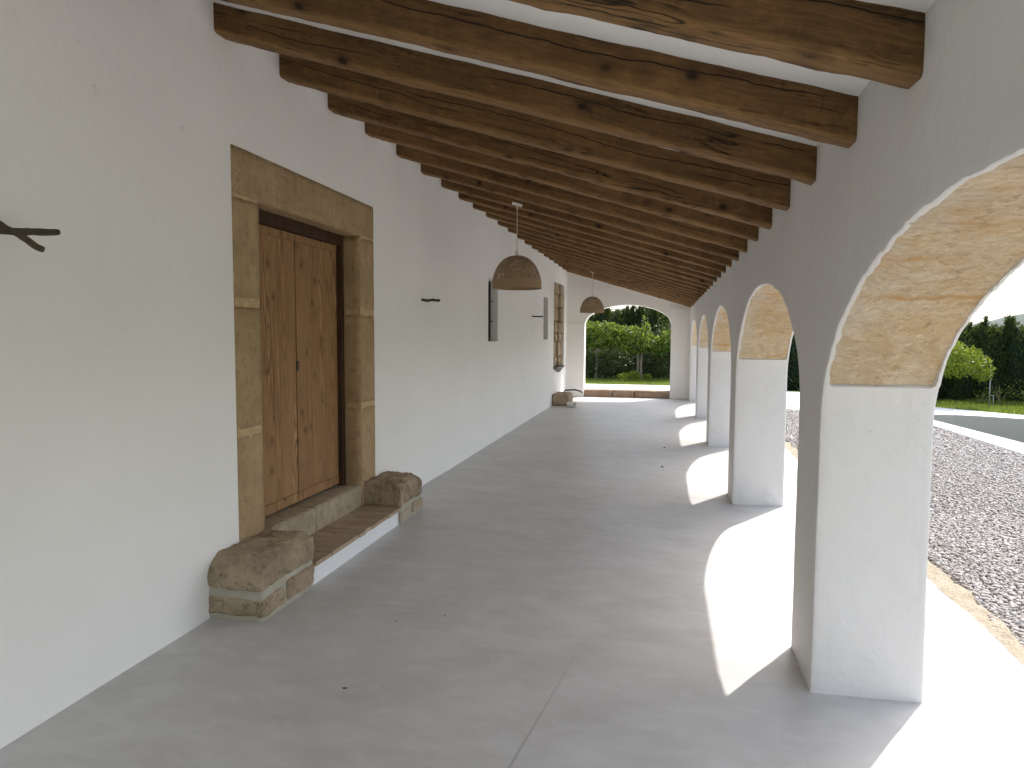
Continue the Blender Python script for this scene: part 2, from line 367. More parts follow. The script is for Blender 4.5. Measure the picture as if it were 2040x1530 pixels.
M_FIGD = leafmat('dark_leaf', (.010, .024, .008), (.024, .046, .014), (.10, .13, .06), .25)

# ------------------------------------------------------------------ dimensions (metres)
A = 2.4625      # house wall plane x = -A
B = .684        # inner face of the arcade
T = .47         # arcade thickness
YE = 18.1       # end wall
Y0 = -3.9
zbeam = lambda x: 3.2726-.301*(x+A)        # underside of beams
zceil = lambda x: zbeam(x)+.158

# ------------------------------------------------------------------ setting: ground, floor, terrace
bm = bmesh.new()
nx, ny = 8, 60
poly_sheet(bm, [(-A-.02, Y0-3), (1.765, Y0-3)]+[(1.765+.012*math.sin(i*1.9)+.01*fnoise((i, 0, 0), .7), Y0-3+(YE+4-Y0+3)*i/80) for i in range(1, 80)]+[(1.765, YE+4-3.6), (1.765, YE+.3), (-A-.02, YE+.3)], 0)
o = bmobj('porch_floor', bm, M_FLOOR); tag(o, kind='structure')
# floor edge skirt: ragged bedrock-like stone edging below the slab
bm = bmesh.new()
nY = 420; rows = []
for i in range(nY):
    y = Y0-3+(YE+.3-Y0+3)*i/(nY-1)
    wv = .05*fnoise((y, 0, 0), 1.6)+.03*fnoise((y, 3, 0), 5)
    prof = [(1.75, -.035), (1.765+.012*fnoise((y, 5, 0), 3), -.012), (1.80+.5*wv, -.018), (1.85+wv, -.03), (1.90+wv, -.037), (1.955+1.5*wv, -.05), (2.02+1.5*wv, -.09)]
    rows.append([bm.verts.new((px, y, pz+.026*fnoise((px*3, y, 1), 5)*(k > 1)+.016*fnoise((px, y, 1), 19)*(k > 1))) for k, (px, pz) in enumerate(prof)])
for a, b in zip(rows, rows[1:]):
    for k in range(len(a)-1): bm.faces.new((a[k], a[k+1], b[k+1], b[k]))
o = bmobj('stone_edging', bm, stone('yellow_bedrock', (.33, .275, .20), (.43, .37, .285), (.21, .17, .12), 1.6, bd=.03), smooth=60); tag(o, kind='structure')

near_rim = [(5.14, -7), (5.12, 5), (5.09, 11.05), (5.07, 13), (5.06, 14.28), (4.75, 15.1), (4.1, 15.9), (3.3, 16.5), (2.6, 16.85), (1.77, 17.0)]
basin_in = [(5.62, -6), (5.66, 8), (5.64, 11.5), (5.60, 12.41), (5.45, 14.2), (5.37, 15.16), (5.45, 15.95), (5.75, 16.32), (6.2, 16.38), (6.55, 16.30), (7.3, 15.93), (8.4, 15.2), (9.6, 13.9), (10.4, 12), (10.8, 8), (10.8, -6)]
path_out = [(1.77, 23), (3.3, 22.4), (4.2, 21.9), (5.0, 20.4), (5.7, 19.0), (6.4, 18.05), (7.6, 16.72), (8.9, 15.8), (10.2, 14.3), (11.0, 12.1), (11.4, 8), (11.4, -7)]
bm = bmesh.new(); poly_sheet(bm, [(1.9, -7)]+near_rim[:-1]+[(1.9, 17.0)], -.085)
o = bmobj('gravel_bed', bm, M_GRAV); tag(o, kind='structure')
bm = bmesh.new()
outer = near_rim+path_out+[(5.62, -7)]
poly_sheet(bm, near_rim+path_out, -.045, [basin_in[::-1]])
for (x0, y0), (x1, y1) in zip(near_rim, near_rim[1:]):   # kerb edge facing the gravel
    bm.faces.new([bm.verts.new(p) for p in ((x0, y0, -.045), (x1, y1, -.045), (x1, y1, -.14), (x0, y0, -.14))])
o = bmobj('white_path', bm, M_RIM, fix=False); tag(o, kind='structure')
# sunken bed with grey cement walls
t = thing('garden_basin', 'sunken garden bed with bare grey cement walls beside the gravel', 'garden bed', (7.5, 10, 0))
bm = bmesh.new(); nB = len(basin_in)
for i in range(nB):
    (x0, y0), (x1, y1) = basin_in[i], basin_in[(i+1) % nB]
    bm.faces.new([bm.verts.new(Vector(p)-Vector((7.5, 10, 0))) for p in ((x0, y0, -.046), (x1, y1, -.046), (x1, y1, -.66), (x0, y0, -.66))])
bmobj('cement_wall', bm, M_CEMENT, t, fix=False)
bm = bmesh.new(); poly_sheet(bm, [(x-7.5, y-10) for x, y in basin_in], -.62); bmobj('bed_soil', bm, M_LAWN, t)
# wide ground
bm = bmesh.new()
poly_sheet(bm, [(-900, -900), (900, -900), (900, 1600), (-900, 1600)], -.16, [[(1.5, -7.0), (11.3, -7.0), (11.3, 8), (10.6, 14.0), (6.2, 17.9), (4.0, 21.5), (1.5, 22.5)]])
o = bmobj('ground', bm, M_LAWN); tag(o, kind='structure')
bm = bmesh.new(); poly_sheet(bm, [(1.8, 23.2), (3.3, 22.42), (4.2, 21.92), (5.0, 20.42), (5.7, 19.02), (6.4, 18.07), (7.6, 16.74), (8.9, 15.82), (10.2, 14.32), (11.0, 12.1), (11.4, 8), (11.4, -7), (30, -7), (30, 45), (1.8, 45)], -.065)
o = bmobj('garden_soil', bm, M_LAWN); tag(o, kind='structure')
bm = bmesh.new(); box(bm, -8, 1.6, YE+.3, 20.3, -.3, .19)
o = bmobj('terrace', bm, M_RIM); tag(o, kind='structure')
bm = bmesh.new(); box(bm, -20, 1.7, 20.302, 48, -.3, .16)
o = bmobj('lawn', bm, M_LAWN); tag(o, kind='structure')
# distant hill
bm = bmesh.new(); H = []
for i in range(60):
    for j in range(14):
        x = 200+1500*i/59; y = 1900+900*j/13; e = math.sin(math.pi*j/13)
        z = e*(126*math.exp(-((x*2350/y-1350)/420)**2)+7*fnoise((x, y, 0), .006)+3*fnoise((x, y, 0), .02))
        H.append(bm.verts.new((x, y, z-1)))
for i in range(59):
    for j in range(13): bm.faces.new((H[i*14+j], H[(i+1)*14+j], H[(i+1)*14+j+1], H[i*14+j+1]))
o = bmobj('hill', bm, M_HILL, smooth=180); tag(o, kind='structure')

# ------------------------------------------------------------------ house wall with doorway, windows and bare patch
house = thing('house_wall', 'long white plastered house wall with the old doorway', 'wall', (-A, 0, 0))
HL = Vector((-A, 0, 0))
def hbm(name, bm, m, parent, **k):
    """mesh given in world coordinates, parented under house (or a part sitting at the same origin)"""
    bmesh.ops.translate(bm, verts=bm.verts, vec=-HL); return bmobj(name, bm, m, parent, **k)
DY0, DY1, DZ1 = 3.60, 5.60, 2.70      # surround outline
OY0, OY1, OZ1 = 3.87, 5.31, 2.42      # opening
WIN = [(9.62, 10.21, 1.515, 2.425), (14.33, 14.90, 1.53, 2.43)]
PATCH = (15.72, 17.45, .83, 2.89)
holes = [(DY0, DY1, -.1, DZ1)]+WIN+[PATCH]
def breaks(lo, hi, step, extra):
    s = sorted(set([lo, hi]+[e for e in extra if lo < e < hi])); out = []
    for a, b in zip(s, s[1:]):
        n = max(1, int(math.ceil((b-a)/step))); out += [a+(b-a)*i/n for i in range(n)]
    return out+[hi]
ys = breaks(Y0, YE+.4, .12, [h for q in holes for h in q[:2]]); zs = breaks(-.02, 3.5, .12, [h for q in holes for h in q[2:]])
bm = bmesh.new(); gv = {}
def wv(i, j):
    if (i, j) not in gv:
        y, z = ys[i], zs[j]; edge = any(h[0]-.001 <= y <= h[1]+.001 and h[2]-.001 <= z <= h[3]+.001 for h in holes)
        d = 0 if edge else .006*fnoise((0, y, z), .9)+.0035*fnoise((0, y, z), 3.3)+(.006*fnoise((0, y, 3), 2.1) if z < .02 else 0)
        gv[i, j] = bm.verts.new((-A+d, y, z))
    return gv[i, j]
for i in range(len(ys)-1):
    for j in range(len(zs)-1):
        yc, zc = (ys[i]+ys[i+1])/2, (zs[j]+zs[j+1])/2
        if any(h[0] < yc < h[1] and h[2] < zc < h[3] for h in holes): continue
        bm.faces.new((wv(i, j), wv(i+1, j), wv(i+1, j+1), wv(i, j+1)))
for (a, b, c, d) in WIN+[PATCH]:      # window reveals
    dp = -A-.125 if d < 2.5 else -A-.19
    for q in (((-A, a, c), (dp, a, c), (dp, a, d), (-A, a, d)), ((-A, b, c), (-A, b, d), (dp, b, d), (dp, b, c)), ((-A, a, c), (-A, b, c), (dp, b, c), (dp, a, c)), ((-A, a, d), (dp, a, d), (dp, b, d), (-A, b, d))):
        bm.faces.new([bm.verts.new(p) for p in q])
box(bm, -A-.5, -A-.30, Y0, YE+.4, 0, 3.5); box(bm, -A-.3, -A-.02, YE+.3, YE+.395, 0, 3.5); box(bm, -A-.3, -A-.02, Y0+.005, Y0+.1, 0, 3.5); box(bm, -A-.3, -A-.02, Y0+.1, YE+.3, 3.4, 3.49)
hbm('wall', bm, M_WALL, house, smooth=50, fix=True)
# plaster chips: small shallow holes with a lifted rim
for (y, z) in ((2.63, 2.67), (3.19, 2.66), (7.02, 2.38)):
    bm = bmesh.new(); ring = []
    for k in range(10):
        a = 2*math.pi*k/10; r = .016+.006*fnoise((k, y, z), 1.7)
        ring.append([bm.verts.new((-A+.0085+dx, y+math.cos(a)*r*q, z+math.sin(a)*r*q*.8)) for q, dx in ((1.25, -.003), (.95, .004), (.5, -.002))])
    for k in range(10):
        a, b = ring[k], ring[(k+1) % 10]
        for q in range(2): bm.faces.new((a[q], b[q], b[q+1], a[q+1]))
    bm.faces.new([r[2] for r in ring]); hbm('plaster_chip', bm, M_WALL, house, smooth=180)

# stone door surround
bm = bmesh.new(); XS = -A+.004
for (y0, y1) in ((DY0+.004, OY0-.012), (OY1+.012, DY1-.004)): box(bm, -A-.3, XS-.0015, y0, y1, .0, DZ1-.012)
box(bm, -A-.3, XS-.0015, DY0+.006, DY1-.006, OZ1+.012, DZ1-.01)
sur = hbm('door_surround', bm, M_MORT, house)
for (y0, y1) in ((DY0, OY0), (OY1, DY1)):
    for (z0, z1) in ((.0, .985), (1.03, 1.765), (1.815, 2.405)):
        bm = bmesh.new(); rock(bm, -A-.17, XS, y0, y1, z0, z1, .004, .0012, 14, .045, z0*7+y0)
        hbm('jamb_stone', bm, M_SURR, sur, smooth=180)
for (y0, y1, dz) in ((DY0, 4.32, .0), (4.321, 4.848, .001), (4.852, DY1, -.002)):
    bm = bmesh.new(); rock(bm, -A-.17, XS, y0, y1, OZ1+dz, DZ1+dz*.5, .004, .0012, 14, .045, y0*3)
    hbm('lintel_stone', bm, M_SURR, sur, smooth=180)
bm = bmesh.new(); rock(bm, -A-.25, -A+.006, OY0-.02, 4.52, .0, .335, .016, .005, 10, .04, 2); rock(bm, -A-.25, -A+.004, 4.526, OY1+.02, .0, .333, .016, .005, 10, .04, 8)
hbm('threshold', bm, M_ROCKP, house, smooth=180)
# door
bm = bmesh.new(); DX = -A-.14
box(bm, DX-.08, DX, OY0-.01, OY0+.055, .335, OZ1, .003); box(bm, DX-.08, DX, OY1-.055, OY1+.01, .335, OZ1, .003); box(bm, DX-.08, DX+.001, OY0+.055, OY1-.055, OZ1-.085, OZ1+.01, .003)
door = hbm('door', bm, M_DFRAME, house)
LX = DX-.035
ymid = (OY0+OY1)/2+.01
for (y0, y1) in ((OY0+.058, ymid-.006), (ymid+.006, OY1-.058)):
    bm = bmesh.new(); n = 3; ww = (y1-y0)/n
    for k in range(n): box(bm, LX-.035, LX, y0+ww*k+.0012, y0+ww*(k+1)-.0012, .425, 2.275, .0025)
    box(bm, LX-.035, LX+.0025, y0, y1, 2.277, 2.332, .003); box(bm, LX-.035, LX+.0025, y0, y1, .352, .423, .003)
    lf = hbm('door_leaf', bm, M_DOOR, door)
bm = bmesh.new(); box(bm, LX, LX+.007, ymid-.006, ymid+.028, 1.335, 1.405, .004); tube(bm, [(LX+.006, ymid+.011, 1.365), (LX+.011, ymid+.011, 1.365)], .007, 10)
hbm('lock_plate', bm, M_BRASS, door)
bm = bmesh.new()
for y0 in (OY0+.058, ymid+.004):        # nail heads
    for k in range(3):
        for zz in (.62, 1.02, 1.55, 2.02):
            for dy in (.06, .17): tube(bm, [(LX, y0+.205*k+dy*.9, zz+.006*k), (LX+.0022, y0+.205*k+dy*.9, zz+.006*k)], .0042, 6)
hbm('nail', bm, M_IRON, door)
# windows
for wi, (a, b, c, d) in enumerate(WIN):
    bm = bmesh.new(); dp = -A-.125
    box(bm, dp-.02, dp-.012, a-.02, b+.02, c-.02, d+.02); win = hbm('window', bm, M_GLASSD, house)
    bm = bmesh.new()
    for q in ((a, a+.05, c, d), (b-.05, b, c, d), (a+.05, b-.05, c, c+.05), (a+.05, b-.05, d-.05, d), ((a+b)/2-.012, (a+b)/2+.012, c+.05, d-.05)): box(bm, dp-.011, dp+.012, q[0], q[1], q[2], q[3], .003)
    hbm('window_frame', bm, M_IRON, win)
    for zz in (c+.30, c+.60):
        bm = bmesh.new(); tube(bm, [(dp+.014, b-.03, zz), (dp+.035, b-.03, zz), (dp+.05, b-.012, zz+.004)], .007, 6); hbm('hinge_pin', bm, M_IRON, win)
# bare stone patch
(a, b, c, d) = PATCH
t = None
bm = bmesh.new(); dp = -A-.14
box(bm, dp-.1, dp+.025, a-.03, b+.03, c-.03, d+.03); bare = hbm('bare_stone_panel', bm, M_ROCK, house)
bm = bmesh.new(); k = 0
z = c+.02
while z < d-.05:
    h = min(random.uniform(.17, .42), d-z); y = a
    while y < b-.05:
        l = min(random.uniform(.22, .5), b-y); far = y > a+1.0
        rock(bm, dp-.06, dp+(.105 if far else .055)+random.uniform(-.015, .02), y+.006, y+l-.006, z+.005, z+h-.006, .022, .012, 7, .05, k); y += l; k += 1
    z += h
hbm('rubble_stone', bm, M_ROCK, bare, smooth=180)
bm = bmesh.new(); rows = []
for i in range(13):      # dark rounded bowl of iron under the patch
    y = a+(b-.1-a)*i/12; s = math.sin(math.pi*i/12)
    rows.append([bm.verts.new((-A+dx, y, c+.02+dz*s)) for dx, dz in ((-.1, -.0), (.02, .0), (.05, -.05), (.02, -.12), (-.05, -.14))])
for p, q in zip(rows, rows[1:]):
    for k in range(4): bm.faces.new((p[k], q[k], q[k+1], p[k+1]))
hbm('iron_basin', bm, M_IRON, bare, smooth=60)

# ------------------------------------------------------------------ things by the doorway
def mount_block(loc, y0, y1, label, flip):
    t = thing('mounting_stone', label, 'stone block', (-2.3, (y0+y1)/2, 0), 'mounting stones by the door')
    L = Vector(t.location)
    def part(n, bm, m):
        bmesh.ops.translate(bm, verts=bm.verts, vec=-L); return bmobj(n, bm, m, t, smooth=180)
    def sh(p):
        y = p.y
        if not flip:    # rounded end towards the camera
            k = max(0, (y0+.13-y)/.13); p = Vector((p.x, y, p.z-.075*k*k*max(0, (p.z-.17)/.17)))
        else:
            k = max(0, (y-(y1-.12))/.12); up_ = max(0, (p.z-.15)/.17); p = Vector((p.x, y, p.z-.05*k*k*up_))
            if (5.775 < y < 5.815 and p.x > -2.30 and up_ > .45) or (5.70 < y < 5.815 and -2.30 < p.x < -2.26 and up_ > .45): p = Vector((p.x-(.03 if p.x > -2.15 else 0), y, p.z-.035))
        k = max(0, (p.x-(-2.22))/.10); return Vector((p.x-.012*k, p.y, p.z-.03*k*k*max(0, (p.z-.17)/.17)))
    zc = .185 if not flip else .155
    bm = bmesh.new(); rock(bm, -A-.03, -2.115, y0, y1, zc, .355, .02, .012, 13, .010, 3+5*flip, sh); part('capstone', bm, M_ROCK)
    bm = bmesh.new(); rock(bm, -A-.03, -2.137, y0+.012, y1-.012, -.02, zc+.015, .012, .004, 8, .03, 9); part('mortar', bm, M_GMORT)
    ym = y0+(y1-y0)*(.42 if not flip else .5)
    for q, (a, b) in enumerate(((y0+.004, ym-.017), (ym+.017, y1-.006))):
        bm = bmesh.new(); rock(bm, -A-.03 if True else 0, -2.122, a, b, .03, zc-.052+.02*q, .02, .008, 13, .015, 20+q+7*flip); part('base_stone', bm, M_ROCKP if flip else M_ROCK)
    return t
mount_block(None, 3.30, 3.90, 'rough stone block with a rounded end at the near foot of the doorway', 0)
mount_block(None, 5.36, 5.90, 'darker stone block with a notched top at the far foot of the doorway', 1)
step = thing('doorstep', 'low white step topped with narrow clay tiles below the wooden door', 'step', (-2.3, 4.63, 0))
L = Vector(step.location); bm = bmesh.new(); box(bm, -A, -2.152, 3.90, 5.365, -.01, .128); bmesh.ops.translate(bm, verts=bm.verts, vec=-L); bmobj('riser', bm, M_WHITE, step)
bm = bmesh.new(); y = 3.895; k = 0
while y < 5.37:
    ww = .108+random.uniform(-.006, .006); ofs = random.uniform(-.004, .004); cut = -2.36+.07*(k % 2)+random.uniform(-.02, .02)
    for (x0, x1) in ((-A-.01, cut-.003), (cut+.003, -2.118+ofs)):
        vs = box(bm, x0, x1, y+.003, min(y+ww, 5.375)-.003, .130, .157+random.uniform(-.003, .003), .003)
    y += ww; k += 1
bmesh.ops.translate(bm, verts=bm.verts, vec=-L); bmobj('tile_tread', bm, M_BRICK, step)

def branch(name, label, p0, p1, r, seed, group):
    p0, p1 = Vector(p0), Vector(p1); d = (p1-p0); n = 26
    bm = bmesh.new(); pts, rads = [], []
    for i in range(n):
        s = i/(n-1); knot = sum(math.exp(-((s-q)/.03)**2) for q in (.34, .68))*.16
        pts.append(d*s+Vector((0, .006*fnoise((s*4, seed, 0)), .007*fnoise((s*4, seed, 5)))))
        rads.append(r*(1+.12*fnoise((s*8, seed, 2))+knot)*(.8 if i in (0, n-1) else 1))
    tube(bm, pts, rads, 12); o = bmobj(name, bm, M_PEG, loc=p0, smooth=50); tag(o, label, 'peg', group); return o
PG = 'wooden pegs in the house wall'
branch('wall_peg', 'straight dark branch peg at the edge of view, in front of a crossing one', (-A-.02, 2.012, 1.966), (-2.17, 2.129, 1.970), .0125, 1, PG)
branch('wall_peg', 'dark branch peg slanting down behind the straight peg', (-A-.01, 2.074, 2.048), (-2.30, 2.187, 1.915), .0125, 2, PG)
branch('wall_peg', 'dark branch peg jutting from the wall between door and first window', (-A-.02, 6.83, 1.965), (-2.27, 6.84, 1.965), .014, 3, PG)
branch('wall_peg', 'small brown branch peg in the wall between the two windows', (-A-.02, 13.0, 1.975), (-2.24, 13.0, 1.97), .013, 4, PG)

# stone block, pipe and handle near the end corner
bm = bmesh.new(); rock(bm, -.2, .2, -.36, .36, -.01, .27, .05, .02, 6, .03, 31)
tag(bmobj('loose_stone', bm, M_ROCK, loc=(-2.26, 15.9, 0), smooth=180), 'brown stone block against the house wall near the end arch', 'stone block')
bm = bmesh.new(); 
tube(bm, [(0, 0, 0), (.16, -.10, 0)], .058, 20, cap=False); tube(bm, [(.001, 0, 0), (.159, -.099, 0)], .046, 20, cap=False)
tag(bmobj('drain_pipe', bm, M_PIPE, loc=(-2.06, 15.36, .06)), 'short white pipe piece lying on the floor before the stone block', 'pipe')
bm = bmesh.new(); tube(bm, [(0, 0, 0), (.02, .02, .05), (.25, .1, .06), (.38, .15, .02), (.4, .16, -.02)], .018, 8)
tag(bmobj('iron_handle', bm, M_IRON, loc=(-2.24, 16.0, .275), smooth=180), 'bent dark iron bar lying on top of the loose stone block', 'bar')

# ------------------------------------------------------------------ arcade
arc = thing('arcade_wall', 'white arcade wall of lumpy plaster piers and round arches', 'arcade', (B, 0, 0))
PITCH, PW = 3.57, .475
W_ = (PITCH-PW)/2-.002
def zarc(zz): return zz
ks = [-2, -1, 0, 1, 2, 3, 4]
ctr = lambda k: 3.215+PITCH*k-(PITCH-PW)/2       # arch k ends at the pier that starts at 3.215+3.57k
SPR, RISE, STONE_Z = 1.24, .735, 1.395
def contour(k):
    pts = []
    nj = 36
    for i in range(nj): pts.append((-W_, SPR*i/nj, -1, 0))
    n = 170
    for i in range(n+1):
        a = math.pi*(1-i/n); y = W_*math.cos(a); z = SPR+RISE*math.sin(a)
        ny_, nz_ = math.cos(a)/W_, math.sin(a)/RISE; l = math.hypot(ny_, nz_); pts.append((y, z, ny_/l, nz_/l))
    for i in range(nj): pts.append((W_, SPR*(nj-1-i)/nj, 1, 0))
    return pts
zti = zceil(B)+.03; zto = zceil(B+T)+.03
bmw = bmesh.new()
for k in ks:
    C = contour(k); yc = ctr(k); n = len(C); Rr = []; St = []
    Lft, Rgt = yc-PITCH/2, yc+PITCH/2
    arcl = 0; lastp = None
    for i, (y, z, ny_, nz_) in enumerate(C):
        P3 = (0, yc+y, z); s = .007*fnoise(P3, 1.4, k)+.005*fnoise(P3, 4.5, k+2)
        so = .007*fnoise(P3, 1.4, k+9)+.005*fnoise(P3, 4.5, k+12)
        st = z > STONE_Z-.001
        if st: s += .010*fnoise(P3, 9, k+4)+.007*fnoise(P3, 28, k+4)+.014*max(0, fnoise(P3, 3.5, k+14)-.15); so += .008*fnoise(P3, 11, k+6)+.006*fnoise(P3, 31, k+5)
        lip = .0125+(.003+.026*max(0, fnoise(P3, 2.6, k+7))+.014*max(0, fnoise(P3, 15, k+17))+.008*abs(fnoise(P3, 27, k+8)) if st else .02); lip2 = .0125+(.003+.014*max(0, fnoise(P3, 3, k+3))+.004*abs(fnoise(P3, 21, k+1)) if st else .02)
        spl = .012+.03*min(1, z/1.0)
        def at(x, off, f):
            d = off+s*(1-f)+so*f+spl*f
            return bmw.verts.new((x-B, yc+y+ny_*d, max(0, z+nz_*(off+s*(1-f)+so*f)) if nz_ else z))
        xo = B+T; rec = .055 if st else 0
        row = [at(B, .045, 0), at(B, .014, 0), at(B+.003, .004, 0), at(B+.010, 0, .02), at(B+lip, 0.001, .05), at(B+lip+.012, rec, .06), at(B+T*.33, rec, .33), at(B+T*.66, rec, .66),
               at(xo-lip2-.012, rec, .95), at(xo-lip2, .001, .96), at(xo-.012, 0, .98), at(xo-.003, .005, 1), at(xo, .014, 1), at(xo, .045, 1)]
        Rr.append(row)
    for i in range(n-1):
        a, b = Rr[i], Rr[i+1]
        for q in range(len(a)-1): bmw.faces.new((a[q], b[q], b[q+1], a[q+1]))
    # flat faces, inner and outer
    for side, x, zt in ((0, B, zti), (-1, B+T, zto)):
        jl = [i for i, c in enumerate(C) if c[1] <= SPR+1e-6 and c[0] < 0]; jr = [i for i, c in enumerate(C) if c[1] <= SPR+1e-6 and c[0] > 0]
        for idx, ym in ((jl, Lft), (jr, Rgt)):
            prev = None
            for i in idx:
                v = Rr[i][side]; m_ = bmw.verts.new((x-B, ym, v.co.z))
                if prev: bmw.faces.new((prev[0], v, m_, prev[1]))
                prev = (v, m_)
            last = idx[-1] if idx is jl else idx[0]; v = Rr[last][side]
            bmw.faces.new([bmw.verts.new(p) for p in ((x-B, v.co.y, v.co.z), (x-B, ym, v.co.z), (x-B, ym, zt), (x-B, v.co.y, zt))])
        top = [i for i, c in enumerate(C) if c[1] >= SPR-1e-6]; prev = None
        for i in range(jl[-1], jr[0]+1):
            v = Rr[i][side]; m_ = bmw.verts.new((x-B, v.co.y, zt))
            if prev and abs(v.co.y-prev[0].co.y) > 1e-5: bmw.faces.new((prev[0], v, m_, prev[1]))
            prev = (v, m_)
    # stone lining of the arch
    bms = bmesh.new(); uvl = bms.loops.layers.uv.new('UVMap'); rows = []; arcl = 0; lp = None
    fine = []
    # resample contour above STONE_Z
    za = math.asin((STONE_Z-SPR)/RISE); N = 110
    for i in range(N+1):
        a = (math.pi-za)+(2*za-math.pi)*i/N; y = W_*math.cos(a); z = SPR+RISE*math.sin(a)
        ny_, nz_ = math.cos(a)/W_, math.sin(a)/RISE; l = math.hypot(ny_, nz_); ny_ /= l; nz_ /= l
        if lp: arcl += math.hypot(y-lp[0], z-lp[1])
        lp = (y, z); blk = math.floor(arcl/.29+.1); row = []
        for j in range(13):
            f = j/12; x = B+.012+(T-.024)*f; p = (x*2, yc+y, z)
            d = .009+.006*fnoise((blk, k, 1), 3.1)+.006*fnoise(p, 6, k)+.004*fnoise(p, 19, k)+(.012+.03)*f
            row.append((bms.verts.new((x-B, yc+y+ny_*d, z+nz_*(d-.042*f))), arcl+k*5.3, x))
        rows.append(row)
    for a, b in zip(rows, rows[1:]):
        for j in range(12):
            q = (a[j], b[j], b[j+1], a[j+1]); f = bms.faces.new([t_[0] for t_ in q]); f.smooth = True
            for lo_, t_ in zip(f.loops, q): lo_[uvl].uv = (t_[1], t_[2])
    if k > -2: bmobj('arch_stone', bms, M_ARCHS, arc, smooth=180)
    else: bms.free()
yA, yB = ctr(-2)-PITCH/2, ctr(4)+PITCH/2
for (y0, y1) in ((yB, YE+.4),):
    if y1 > y0: box(bmw, 0, T, y0, y1, 0, zto)
bmesh.ops.remove_doubles(bmw, verts=bmw.verts, dist=.0004)
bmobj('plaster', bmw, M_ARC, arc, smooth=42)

# ------------------------------------------------------------------ end wall with its arch
ew = thing('end_wall', 'white end wall with a wide arch opening to the garden', 'wall', (0, YE, 0))
bm = bmesh.new(); ac, ah, sp, ri = -.90, 1.115, 1.90, .52; D = .34
C = [(-ah, sp*i/8) for i in range(8)]+[(ah*math.cos(math.pi*(1-i/48)), sp+ri*(math.sin(math.pi*i/48)*.8+.2*(1-abs(2*i/48-1)**1.6))) for i in range(49)]+[(ah, sp*(7-i)/8) for i in range(8)]
rows = []
for (y_, z) in C: rows.append([bm.verts.new((ac+y_+.004*fnoise((y_, z, q), 4), q, z)) for q in (0, D)])
for a, b in zip(rows, rows[1:]): bm.faces.new((a[0], b[0], b[1], a[1]))
for s in (0, 1):
    xl, xr = -A-.1, B+.1; q = (0, D)[s]
    for i in range(len(C)-1):
        a, b = rows[i][s], rows[i+1][s]
        if C[i][1] < sp-1e-4 or C[i+1][1] < sp-1e-4:
            xm = xl if C[i][0] < 0 else xr
            bm.faces.new((a, b, bm.verts.new((xm, q, b.co.z)), bm.verts.new((xm, q, a.co.z))))
        else: bm.faces.new((a, b, bm.verts.new((b.co.x, q, zceil(b.co.x)+.03)), bm.verts.new((a.co.x, q, zceil(a.co.x)+.03))))
    for xm, xx in ((xl, ac-ah), (xr, ac+ah)):
        bm.faces.new([bm.verts.new(p) for p in ((xm, q, sp), (xx, q, sp), (xx, q, zceil(xx)+.03), (xm, q, zceil(xm)+.03))])
bmesh.ops.remove_doubles(bm, verts=bm.verts, dist=.0005)
bmobj('plaster', bm, M_WALL, ew, smooth=40)
bm = bmesh.new(); box(bm, ac+ah-.005, B+.02, -.07, -.001, 0, 2.335, .012); bmobj('pilaster', bm, M_WALL, ew)
bm = bmesh.new(); box(bm, -A-.01, ac-ah+.004, -.045, -.001, 0, 1.945, .012); bmobj('pilaster', bm, M_WALL, ew)
bm = bmesh.new(); x = ac-ah
for q, x1 in enumerate((ac-ah+.75, ac-ah+1.32, ac+ah)):
    rock(bm, x+.004, x1-.004, .02, .3, -.02, .185, .02, .01, 8, .04, 40+q); x = x1
bmobj('sill_stone', bm, stone('reddish_stone', (.30, .20, .14), (.40, .29, .21), (.20, .13, .09), .8), ew, smooth=180)

# ------------------------------------------------------------------ roof and beams
roof = thing('porch_roof', 'sloping white plastered porch ceiling carried on dark beams', 'roof', (0, 0, 0))
bm = bmesh.new(); xs = breaks(-A-.05, B+T+.16, .13, []); yy = breaks(Y0-.2, YE+.42, .17, []); gr = []
for x in xs: gr.append([bm.verts.new((x, y, zceil(x)+.010*fnoise((x, y, 0), 1.1)+.006*fnoise((x, y, 0), 3.7))) for y in yy])
for i in range(len(xs)-1):
    for j in range(len(yy)-1): bm.faces.new((gr[i][j], gr[i][j+1], gr[i+1][j+1], gr[i+1][j]))
bmobj('ceiling', bm, M_CEIL, roof, smooth=180, fix=False)
bm = bmesh.new(); x0, x1 = -A-.5, B+T+.18
v = [(x0, zceil(x0)+.05), (x1, zceil(x1)+.05), (x1, zceil(x1)+.2), (x0, zceil(x0)+.2)]
a = [bm.verts.new((x, Y0-.3, z)) for x, z in v]; b = [bm.verts.new((x, YE+.5, z)) for x, z in v]
bm.faces.new(a); bm.faces.new(b[::-1])
for q in range(4): bm.faces.new((a[q], b[q], b[(q+1) % 4], a[(q+1) % 4]))
bmobj('roof_tiles', bm, plain('terracotta', (.42, .22, .12), .85, .2, .2, 8, .4), roof)
slope = math.atan(.301); SL = (B+A+.10)/math.cos(slope)
